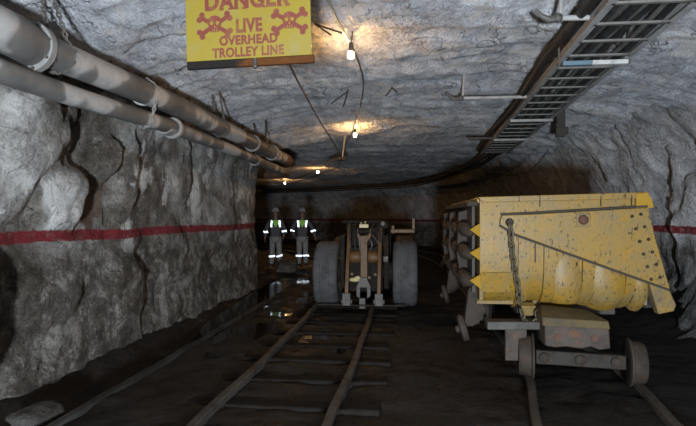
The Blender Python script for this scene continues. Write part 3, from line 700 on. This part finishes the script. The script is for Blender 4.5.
    b = MB(); b.box((XL-.06, LEN/2, 1.625), (.10, LEN-.1, .05)); b.build('door_rail', M['muddydim'], t, 30, .01)
    for yy in (.22, 2.45):   # tipping wheels on their brackets
        b = MB(); b.prism([(XL-.01, yy, .86), (XL-.08, yy, .80), (XL-.125, yy-.04, .47), (XL-.05, yy-.05, .44), (XL+.09, yy, .53), (XL+.08, yy, .62), (XL+.02, yy, .70)], (0, .09, 0)); br = b.build('wheel_bracket', M['muddydim'], t, 30, .008)
        b = MB(); b.lathe([(0, -.035), (.10, -.035), (.125, -.025), (.13, 0), (.125, .025), (.10, .035), (0, .035)], (0, 0, 0), 'X', 24); b.lathe([(0, -.075), (.03, -.07), (.04, -.03)], (0, 0, 0), 'X', 14)
        w = b.build('tipping_wheel', M['muddydim'], t, 40); w.location = (XL-.14, yy-.05, .43); w.rotation_euler = (0, -.28, .0)
        b = MB(); b.cyl((XL-.17, yy-.02, .43), (XL+.02, yy+.02, .48), .022, 10); b.build('wheel_pin', M['muddydim'], br)
    # underframe, bumper, draw plate
    b = MB(); b.box((.05, LEN/2+.1, .50), (.42, LEN, .22)); b.box((.05, .35, .62), (.9, .35, .08)); b.box((.05, LEN-.35, .62), (.9, .35, .08)); b.build('underframe', M['rimdark'], t, 30, .01)
    bp = [(-.24, .60), (-.10, .645), (.17, .64), (.27, .60), (.295, .555), (.29, .49), (.32, .38), (.28, .365), (.12, .37), (.05, .395), (-.02, .365), (-.20, .385), (-.245, .40)]
    b = MB(); n = len(bp); b.prism([(x, -.36, z) for x, z in [(-.275, .40), (-.20, .385), (-.10, .395), (.02, .38), (.10, .40), (.17, .375), (.26, .385), (.25, .57), (-.28, .585)]], (0, .26, 0)); b.build('bumper_block', M['brushed'], t, 30, .012, label='rusty brown bumper block')
    b = MB(); vs = [(-.27, -.37, .505), (.31, -.37, .495), (.275, -.30, .575), (.14, -.16, .635), (-.12, -.12, .655), (-.22, -.2, .60), (-.27, -.30, .52)]
    b.prism([(-.30, -.385, .575), (.25, -.385, .555), (.245, -.36, .62), (-.30, -.36, .645)], (0, .3, 0)); b._add([(-.30, -.36, .645), (.245, -.36, .62), (.245, -.06, .62), (-.30, -.06, .645), (-.26, -.16, .70), (.06, -.16, .69), (.17, -.06, .66), (-.22, -.02, .70)], [(0, 1, 5, 4), (1, 2, 6, 5), (2, 3, 7, 6), (3, 0, 4, 7), (4, 5, 6, 7)])
    b.build('bumper_cap', M['bumper'], t, 30, .008)
    for x in (-.17, .13): b = MB(); b.cyl((x, -.37, .475), (x, -.35, .475), .03, 10); b.build('bumper_bolt', M['rustred'], t)
    b = MB(); b.prism([(-.735, -.22, .495), (-.28, -.22, .505), (-.28, -.22, .575), (-.735, -.22, .565)], (0, .16, 0)); b.build('draw_plate', M['plate'], t, 30, .008, label='flat grey steel plate')
    b = MB(); b.box((-.46, -.05, .36), (.19, .06, .34)); b.build('frame_upright', M['brushed'], t, 30, .006)
    for ay, yaw in ((-.10, -.165), (LEN-.5, 0)):     # the front axle is turned with the curve of the rails
        ctr = V((.085, ay, .232)); Rz = Matrix.Rotation(yaw, 3, 'Z')
        b = MB(); b.box((0, -.02, .005), (.74, .10, .125)); bo = b.build('axle_beam', M['axle'], t, 30, .01); bo.location = ctr; bo.rotation_euler = (0, 0, yaw)
        for x in (-.30, .0, .29): b = MB(); b.lathe([(0, -.105), (.03, -.10), (.045, -.09), (.05, -.065)], (x, 0, .005), 'Y', 14); b.build('axle_bolt', M['muddydim'], bo)
        for s in (-1, 1):
            b = MB(); c = (0, 0, 0)
            pr = [(.03, -.045*s), (.09, -.045*s), (.20, -.05*s), (.21, -.045*s), (.21, -.03*s), (.185, -.02*s), (.176, .075*s), (.168, .085*s), (.145, .075*s), (.12, .05*s), (.06, .06*s), (.0, .065*s)]
            b.lathe(pr, c, 'X', 40); b.lathe([(0, .10*s), (.045, .095*s), (.055, .05*s)], c, 'X', 16); wh = b.build('wheel', M['muddydim'], t, 40)
            wh.location = ctr+Rz @ V((s*.435, 0, 0)); wh.rotation_euler = (0, 0, yaw)
    return t
car = ore_car(); car.location = (1.465, 5.05, 0); car.rotation_euler = (0, 0, math.radians(0))
car['label'] = 'nearest yellow ore car with a triangular lift plate and hanging chain'
c2 = copy_tree(car); c2.location = (1.72, 9.1, 0); c2['label'] = 'farther ore car, mostly hidden behind the big yellow ore car'

# ------------------------------------------------------------------ wheeled loader without its bucket
ld = thing('wheel_loader', 'dirty loader without bucket standing on the left track, tyres facing front', 'loader', (-.68, 9.1, 0))
def tyre(x, y, side):
    b = MB(); w = .20; R = .56
    pr = [(.30, -w*.9), (.40, -w*1.02), (.49, -w*1.0), (.525, -w*.92), (R-.012, -w*.76), (R, -w*.55)]
    for g in (-.3, 0, .3): pr += [(R, w*(g-.09)), (R-.012, w*(g-.06)), (R-.012, w*(g+.06)), (R, w*(g+.09))]
    pr += [(R, w*.55), (R-.012, w*.76), (.525, w*.92), (.49, w), (.40, w*1.02), (.30, w*.9)]
    b.lathe(pr, (0, 0, 0), 'X', 48); o = b.build('tyre', M['tyre'], ld, 30); o.location = (x, y, .525 if side < 0 else .545)
    b = MB(); b.lathe([(0, side*.10), (.10, side*.12), (.12, side*.06), (.26, side*.04), (.30, side*.15), (.31, side*.19)], (0, 0, 0), 'X', 28); b.lathe([(.31, -side*.19), (.28, -side*.1), (.0, -side*.06)], (0, 0, 0), 'X', 28); b.build('wheel_rim', M['lorange'], o, 40)
for y in (0, 2.35):
    tyre(-.635, y, -1); tyre(.68, y, 1)
b = MB(); b.box((0, .15, .62), (.62, .75, .75)); b.box((0, .35, 1.10), (.66, .5, .42)); b.cyl((-.6, 0, .57), (.6, 0, .57), .12, 16); b.build('front_frame', M['ldark'], ld, 30, .02)
b = MB(); b.box((0, 1.2, .75), (.45, .7, .5)); b.cyl((0, .85, .4), (0, .85, 1.1), .09, 14); b.build('hinge', M['ldark'], ld, 30, .02)
b = MB(); b.box((0, 2.5, .80), (.82, 2.2, .85)); b.box((0, 2.9, 1.22), (.80, 1.4, .22)); b.box((0, 2.35, .57), (1.0, .3, .2)); b.build('rear_body', M['ldark'], ld, 30, .03)
for s in (-1, 1):   # lift arms, edge on
    x = s*.262
    b = MB(); b.prism([(x-.03, -.05, 1.40), (x-.03, .20, 1.36), (x-.03, .10, .95), (x-.03, -.26, .55), (x-.03, -.42, .20), (x-.03, -.56, .16), (x-.03, -.58, .30), (x-.03, -.40, .75), (x-.03, -.20, 1.15)], (.06, 0, 0))
    a = b.build('lift_arm', M['lorange'], ld, 30, .008)
    b = MB(); b.box((x+s*.0, -.565, .17), (.13, .10, .20)); b.cyl((x-.09, -.54, .13), (x+.09, -.54, .13), .04, 12); b.build('pin_boss', M['lgrey'], a, 30, .01)
    b = MB(); b.cyl((x-.07, .05, 1.32), (x+.07, .05, 1.32), .055, 14); b.build('pivot', M['ldark'], a)
    b = MB(); b.lathe([(0, -.09), (.09, -.085), (.105, -.05), (.105, .05), (.09, .085), (0, .09)], (s*.15, -.22, .83), 'X', 24); b.build('tilt_cylinder', M['lorange'], ld)
b = MB(); b.prism([(-.055, -.30, .42), (-.06, -.30, .50), (-.058, -.33, 1.08), (-.115, -.28, 1.17), (-.12, -.26, 1.30), (-.085, -.26, 1.31), (-.07, -.28, 1.19), (.07, -.28, 1.19), (.085, -.26, 1.31), (.12, -.26, 1.30), (.115, -.28, 1.17), (.058, -.33, 1.08), (.06, -.30, .50), (.055, -.30, .42)], (0, .10, 0)); lv = b.build('bucket_lever', M['lorange'], ld, 30, .008)
b = MB(); b.box((0, -.26, 1.35), (.15, .10, .06)); b.cyl((-.05, -.26, 1.39), (-.05, -.26, 1.41), .015, 8); b.cyl((.02, -.26, 1.39), (.02, -.26, 1.43), .012, 8); b.build('lever_cap', M['lyellow'], lv, 30, .01, label='cream yellow cap on the lever')
b = MB(); b.cyl((-.1, -.26, 1.26), (.1, -.26, 1.26), .045, 14); b.build('lever_pin', M['ldark'], lv)
b = MB()
b.prism([(-.05, -.36, .50), (.05, -.36, .50), (.115, -.40, .36), (.115, -.42, .20), (.06, -.42, .16), (.055, -.40, .34), (-.055, -.40, .34), (-.06, -.42, .16), (-.115, -.42, .20), (-.115, -.40, .36)], (0, .12, 0))
lk = b.build('link_fork', M['lgrey'], ld, 30, .008)
b = MB(); b.box((-.01, -.50, .10), (.10, .10, .17)); b.build('link_end', M['lgrey'], lk, 30, .01)
b = MB(); b.tube([(-.72, -.57, .075), (0.0, -.585, .075), (.68, -.57, .08)], .013, 8); b.build('cross_rod', M['muddydim'], ld)
b = MB(); b.box((.64, -.12, 1.265), (.40, .30, .06)); b.box((.48, -.20, 1.29), (.05, .06, .14)); fd = b.build('mudguard', M['lorange'], ld, 30, .01)
b = MB(); b.box((.82, -.20, 1.36), (.045, .05, .24)); b.build('mudguard_post', M['lorange'], fd, 30, .006)
b = MB(); b.box((-.02, -.05, 1.42), (.74, .14, .05)); b.box((.32, .0, 1.36), (.14, .2, .12)); b.build('top_beam', M['ldark'], ld, 30, .01)
rn = random.Random(11)
for k in range(7):
    x = -.24+.08*k; b = MB(); b.tube(spline([(x, -.10, 1.40), (x+rn.uniform(-.06, .06), -.20, 1.25), (x+rn.uniform(-.08, .08), -.23, 1.05), (x*.9, -.20, .82+rn.uniform(-.1, .1)), (x*.8, -.12, .6)], lambda q: .04), .016, 8); b.build('hose', M['hose'], ld)
b = MB(); b.box((.36, -.20, .80), (.08, .12, .10)); b.cyl((.36, -.27, .80), (.36, -.2, .80), .04, 12); b.build('valve', M['lgrey'], ld, 30, .01, label='pale grey valve block')
b = MB(); b.ball((-.15, -.33, .46), (.10, .06, .04), 10, 7); b.ball((-.10, -.34, .49), (.05, .05, .04), 10, 7); b.build('grease_lump', M['lyellow'], ld)
for k in range(5): b = MB(); xx = -.2+.09*k+.03*math.sin(k*5); b.cyl((xx, -.30, .52+.03*math.cos(k*3)), (xx, -.22, .52+.03*math.cos(k*3)), .025, 8); b.build('hose_fitting', M['lorange'], ld)
for s in (-1, 1): b = MB(); b.cyl((s*.40, -.1, .57), (s*.47, -.1, .57), .18, 18); b.box((s*.37, 0, .75), (.08, .5, .9)); b.build('side_plate', M['ldark'], ld, 30, .01)
b = MB(); b.lathe([(0, -.02), (.03, -.018), (.042, 0), (.04, .05)], (.31, -.16, 1.385), 'Y', 14); b.build('headlamp', M['lgrey'], ld)

# ------------------------------------------------------------------ people with reflective tape
def skin_mesh(name, verts, edges, radii, sub=2, extra=None):
    me = bpy.data.meshes.new(name); me.from_pydata(verts, edges, []); ob = bpy.data.objects.new(name, me); C.objects.link(ob)
    ob.modifiers.new('s', 'SKIN'); s = ob.modifiers.new('u', 'SUBSURF'); s.levels = sub
    for i, r in enumerate(radii):
        d = me.skin_vertices[0].data[i]; d.radius = r if isinstance(r, tuple) else (r, r)
    me.skin_vertices[0].data[0].use_root = True
    out = bpy.data.meshes.new_from_object(ob.evaluated_get(bpy.context.evaluated_depsgraph_get()))
    bpy.data.objects.remove(ob); return out
def cube_corners(w, h, s=.011):
    """a flat patch of cube-corner prisms, like real reflective tape; faces +Z locally"""
    e = [V((1, 0, 0)), V((0, 1, 0)), V((0, 0, 1))]; q = V((1, 1, 1)).rotation_difference(V((0, 0, 1))).to_matrix()
    vs, fs = [], []; N = int(max(w, h)/s)+3
    for i in range(-N, N+1):
        for j in range(-N, N+1):
            p = V((i, j, -i-j)); c = q @ (p*s)
            if abs(c.x) > w/2 or abs(c.y) > h/2: continue
            for a, b in ((0, 1), (1, 2), (2, 0)):
                k = len(vs); vs += [q @ (x*s) for x in (p, p+e[a], p+e[a]+e[b], p+e[b])]; fs.append((k, k+1, k+2, k+3))
    return vs, fs
def tape(name, par, c, w, h, face, roll=0):
    """tape patch at c facing direction face"""
    vs, fs = cube_corners(w, h); z = V(face).normalized(); x = V((0, 0, 1)).cross(z)*-1; x = V((0, 0, 1)).cross(z).normalized(); y = z.cross(x)
    R = Matrix((x, y, z)).transposed() @ Matrix.Rotation(roll, 3, 'Z')
    me = bpy.data.meshes.new(name); me.from_pydata([R @ v+V(c) for v in vs], [], fs); me.update()
    return link(name, me, M['retro'], par, 0)
def person(loc, rz, label, pose):
    t = thing('person', label, 'person', loc, (0, 0, rz), 'people in the tunnel')
    S = pose['s']; J = {k: V(v) for k, v in dict(pelvis=(0, 0, .92), waist=(0, 0, 1.05), chest=(0, -.01, 1.28), neckb=(0, 0, 1.44), neck=(0, -.01, 1.52), hc=(0, -.02, 1.60), ht=(0, -.015, 1.70),
        sL=(.17, 0, 1.40), sR=(-.17, 0, 1.40), hL=(.09, 0, .88), hR=(-.09, 0, .88)).items()}
    J.update({k: V(v) for k, v in pose['j'].items()})
    def sk(name, order, edges, rad, mat, par):
        me = skin_mesh(name, [J[k]*1 for k in order], [(order.index(a), order.index(b)) for a, b in edges], [rad[k] for k in order]); return link(name, me, mat, par, 80)
    # continuous body
    order = ['pelvis', 'waist', 'chest', 'neckb', 'neck', 'hc', 'ht', 'sL', 'eL', 'wL', 'hdL', 'sR', 'eR', 'wR', 'hdR', 'hL', 'kL', 'aL', 'tL', 'hR', 'kR', 'aR', 'tR']
    E = [('pelvis', 'waist'), ('waist', 'chest'), ('chest', 'neckb'), ('neckb', 'neck'), ('neck', 'hc'), ('hc', 'ht'), ('chest', 'sL'), ('sL', 'eL'), ('eL', 'wL'), ('wL', 'hdL'), ('chest', 'sR'), ('sR', 'eR'), ('eR', 'wR'), ('wR', 'hdR'),
         ('pelvis', 'hL'), ('hL', 'kL'), ('kL', 'aL'), ('aL', 'tL'), ('pelvis', 'hR'), ('hR', 'kR'), ('kR', 'aR'), ('aR', 'tR')]
    rad = dict(pelvis=(.13, .10), waist=(.125, .09), chest=(.15, .10), neckb=(.07, .06), neck=.052, hc=(.075, .092), ht=(.062, .075))
    for s in 'LR': rad.update({'s'+s: .062, 'e'+s: .042, 'w'+s: .028, 'hd'+s: (.035, .022), 'h'+s: .085, 'k'+s: .058, 'a'+s: .04, 't'+s: (.04, .03)})
    body = sk('body', order, E, rad, M['skin'], t)
    fb = bmesh.new(); fb.from_mesh(body.data); f = MB(); f.bm.free(); f.bm = fb    # nose, brow, chin and fingers grown onto the body mesh
    hc = J['hc']; f.ball(hc+V((0, -.098, -.012)), (.012, .02, .02), 8, 6); f.ball(hc+V((0, -.085, -.06)), (.026, .016, .008), 8, 6)
    for s in (-1, 1): f.ball(hc+V((s*.03, -.083, .012)), (.014, .01, .008), 8, 6); f.ball(hc+V((s*.08, .0, -.005)), (.012, .02, .032), 8, 6)
    for s in 'LR':
        h = J['hd'+s]; d = (h-J['w'+s]).normalized()
        for k in range(4): o = V((0, (k-1.5)*.02, 0)); f.tube([h+o, h+o+d*.045, h+o+d*(.085-.008*abs(k-1.2))+V((0, -.015, 0))], [.0095, .009, .007], 6)
        f.tube([J['w'+s]+d*.03+V((0, -.02, 0)), h+V((0, -.05, 0)), h+d*.03+V((0, -.055, 0))], [.011, .010, .008], 6)
    bmesh.ops.recalc_face_normals(fb, faces=fb.faces); fb.to_mesh(body.data); fb.free()
    r2 = dict(rad); r2.update(pelvis=(.165, .125), waist=(.165, .125), chest=(.185, .135), neckb=(.085, .075), sL=.085, sR=.085, eL=.066, eR=.066, wL=.052, wR=.052)
    o2 = ['pelvis', 'waist', 'chest', 'neckb', 'sL', 'eL', 'wL', 'sR', 'eR', 'wR']
    jk = sk('jacket', o2, [e for e in E if e[0] in o2 and e[1] in o2], r2, M['coverall'], t)
    r3 = dict(pelvis=(.155, .12), hL=.11, hR=.11, kL=.082, kR=.082, aL=.07, aR=.07); o3 = ['pelvis', 'hL', 'kL', 'aL', 'hR', 'kR', 'aR']
    tk = sk('trousers', o3, [e for e in E if e[0] in o3 and e[1] in o3], r3, M['trousers'], t)
    for s in 'LR':
        me = skin_mesh('boot', [J['a'+s]+V((0, 0, .14)), J['a'+s]+V((0, .01, -.01)), J['t'+s]], [(0, 1), (1, 2)], [.065, .058, (.05, .042)]); link('boot', me, M['boot'], t, 80)
    b = MB(); c = J['ht']+V((0, .0, .0)); b.lathe([(.135, -.02), (.128, -.01), (.108, .0), (.104, .04), (.085, .085), (.045, .112), (0, .12)], c, 'Z', 24); b.ball(c+V((0, -.115, -.012)), (.07, .05, .01), 12, 6); hm = b.build('helmet', M['helmet'], t, 60)
    b = MB(); b.cyl(c+V((0, -.13, .045)), c+V((0, -.09, .045)), .024, 12); b.build('cap_lamp', M['socket'], hm)
    # vest yoke and tape
    y0 = J['chest'].y-.155
    b = MB(); b.prism([(-.095, y0+.04, 1.44), (.095, y0+.04, 1.44), (.075, y0-.012, 1.34), (.0, y0-.018, 1.22), (-.075, y0-.012, 1.34)], (0, .03, 0)); b.build('vest_yoke', M['green'], t, 40, .008, label='bright green yoke of the vest')
    for s in (-1, 1): tape('reflective_strip', t, (s*.118, y0-.035, 1.33), .055, .20, (0, -1, .05), s*pose.get('vr', .08))
    for s in 'LR':
        p = J['e'+s].lerp(J['w'+s], .28); tape('reflective_band', t, p+V((0, -.085, 0)), .135, .05, (0, -1, 0), pose['band'][s])
        p = J['k'+s].lerp(J['a'+s], .32); tape('reflective_band', t, p+V((0, -.098, 0)), .18, .052, (0, -1, 0), pose['knee'][s])
    t.scale = (S, S, S); return t
px1 = at_z(275, 268.5, 0.0); px2 = at_z(303, 267.5, 0.0)
aim = lambda p: math.atan2(p.x, -p.y)*-1
def face_cam(p): return math.atan2(-p.x, p.y)*1.0
person((px1.x, 15.2, 0.0), -math.atan2(-px1.x, 15.2)*-1*1.0, 'person in a vest with a green yoke, left of the two reflective people', dict(s=.98, band=dict(L=.12, R=0), knee=dict(L=.30, R=.12),
    j=dict(eL=(.26, .02, 1.16), wL=(.24, -.10, .97), hdL=(.22, -.14, .89), eR=(-.28, .02, 1.15), wR=(-.31, -.06, .93), hdR=(-.31, -.09, .85), kL=(.11, -.05, .50), aL=(.13, .04, .12), tL=(.15, -.13, .045), kR=(-.10, -.03, .49), aR=(-.12, .02, .11), tR=(-.15, -.16, .045))))
person((px2.x, 15.4, 0.0), math.atan2(-px2.x, 15.4), 'person with arms held out, right of the two, beside the loader', dict(s=.98, band=dict(L=.35, R=-.4), knee=dict(L=0.05, R=0), vr=-.12,
    j=dict(eL=(.31, .02, 1.18), wL=(.38, -.05, .96), hdL=(.40, -.08, .88), eR=(-.30, .03, 1.17), wR=(-.26, -.12, 1.0), hdR=(-.22, -.17, .93), kL=(.10, -.04, .50), aL=(.11, .05, .12), tL=(.13, -.12, .045), kR=(-.09, -.06, .50), aR=(-.10, .0, .11), tR=(-.12, -.17, .045))))
# loose stones
def stone(x, y, z, r, seed, label):
    b = MB(); b.ball((0, 0, 0), r, 18, 12)
    for v in b.bm.verts: v.co *= 1+.35*fbm(v.co*(1.2/max(r))+V((seed, 0, 0)), 3)
    o = b.build('stone', M['stone'], None, 30); o.location = (x, y, z); tag(o, label, 'stone')
stone(-3.25, 14.3, .12, (.30, .25, .22), 1, 'grey boulder on the floor in front of the two people')
stone(-2.80, 3.75, .0, (.16, .22, .07), 5, 'pale muddy stone lying in the drain at the lower left')

# ------------------------------------------------------------------ light, camera, world
def pt(name, loc, energy, col, r, spot=None, rot=None):
    d = bpy.data.lights.new(name, 'SPOT' if spot else 'POINT'); d.energy = energy; d.color = col; d.shadow_soft_size = r
    if spot: d.spot_size = spot; d.spot_blend = .7
    o = bpy.data.objects.new(name, d); C.objects.link(o); o.location = loc
    if rot: o.rotation_euler = rot
    return o
pt('camera_flash', (.03, -.02, 1.68), 70, (1.0, .97, .93), .05, math.radians(100), (math.radians(97), 0, YAW))
pt('tunnel_lamp', (.1, -2.6, .7), 3450, (.82, .91, 1.0), .2, math.radians(145), (math.radians(127), 0, 0))
w = bpy.data.worlds.new('dark'); bpy.context.scene.world = w; w.use_nodes = True
w.node_tree.nodes['Background'].inputs[0].default_value = (.6, .7, .8, 1); w.node_tree.nodes['Background'].inputs[1].default_value = .01
cd = bpy.data.cameras.new('camera'); cam = bpy.data.objects.new('camera', cd); C.objects.link(cam)
cam.location = (0, 0, EYE); cam.rotation_euler = (PI/2+PITCH, 0, YAW); cd.sensor_fit = 'HORIZONTAL'; cd.sensor_width = 36; cd.lens = 36*F_PX/696; cd.clip_start = .05
sc = bpy.context.scene; sc.camera = cam
sc.view_settings.view_transform = 'Standard'; sc.view_settings.look = 'None'; sc.view_settings.exposure = .12; sc.view_settings.gamma = 1
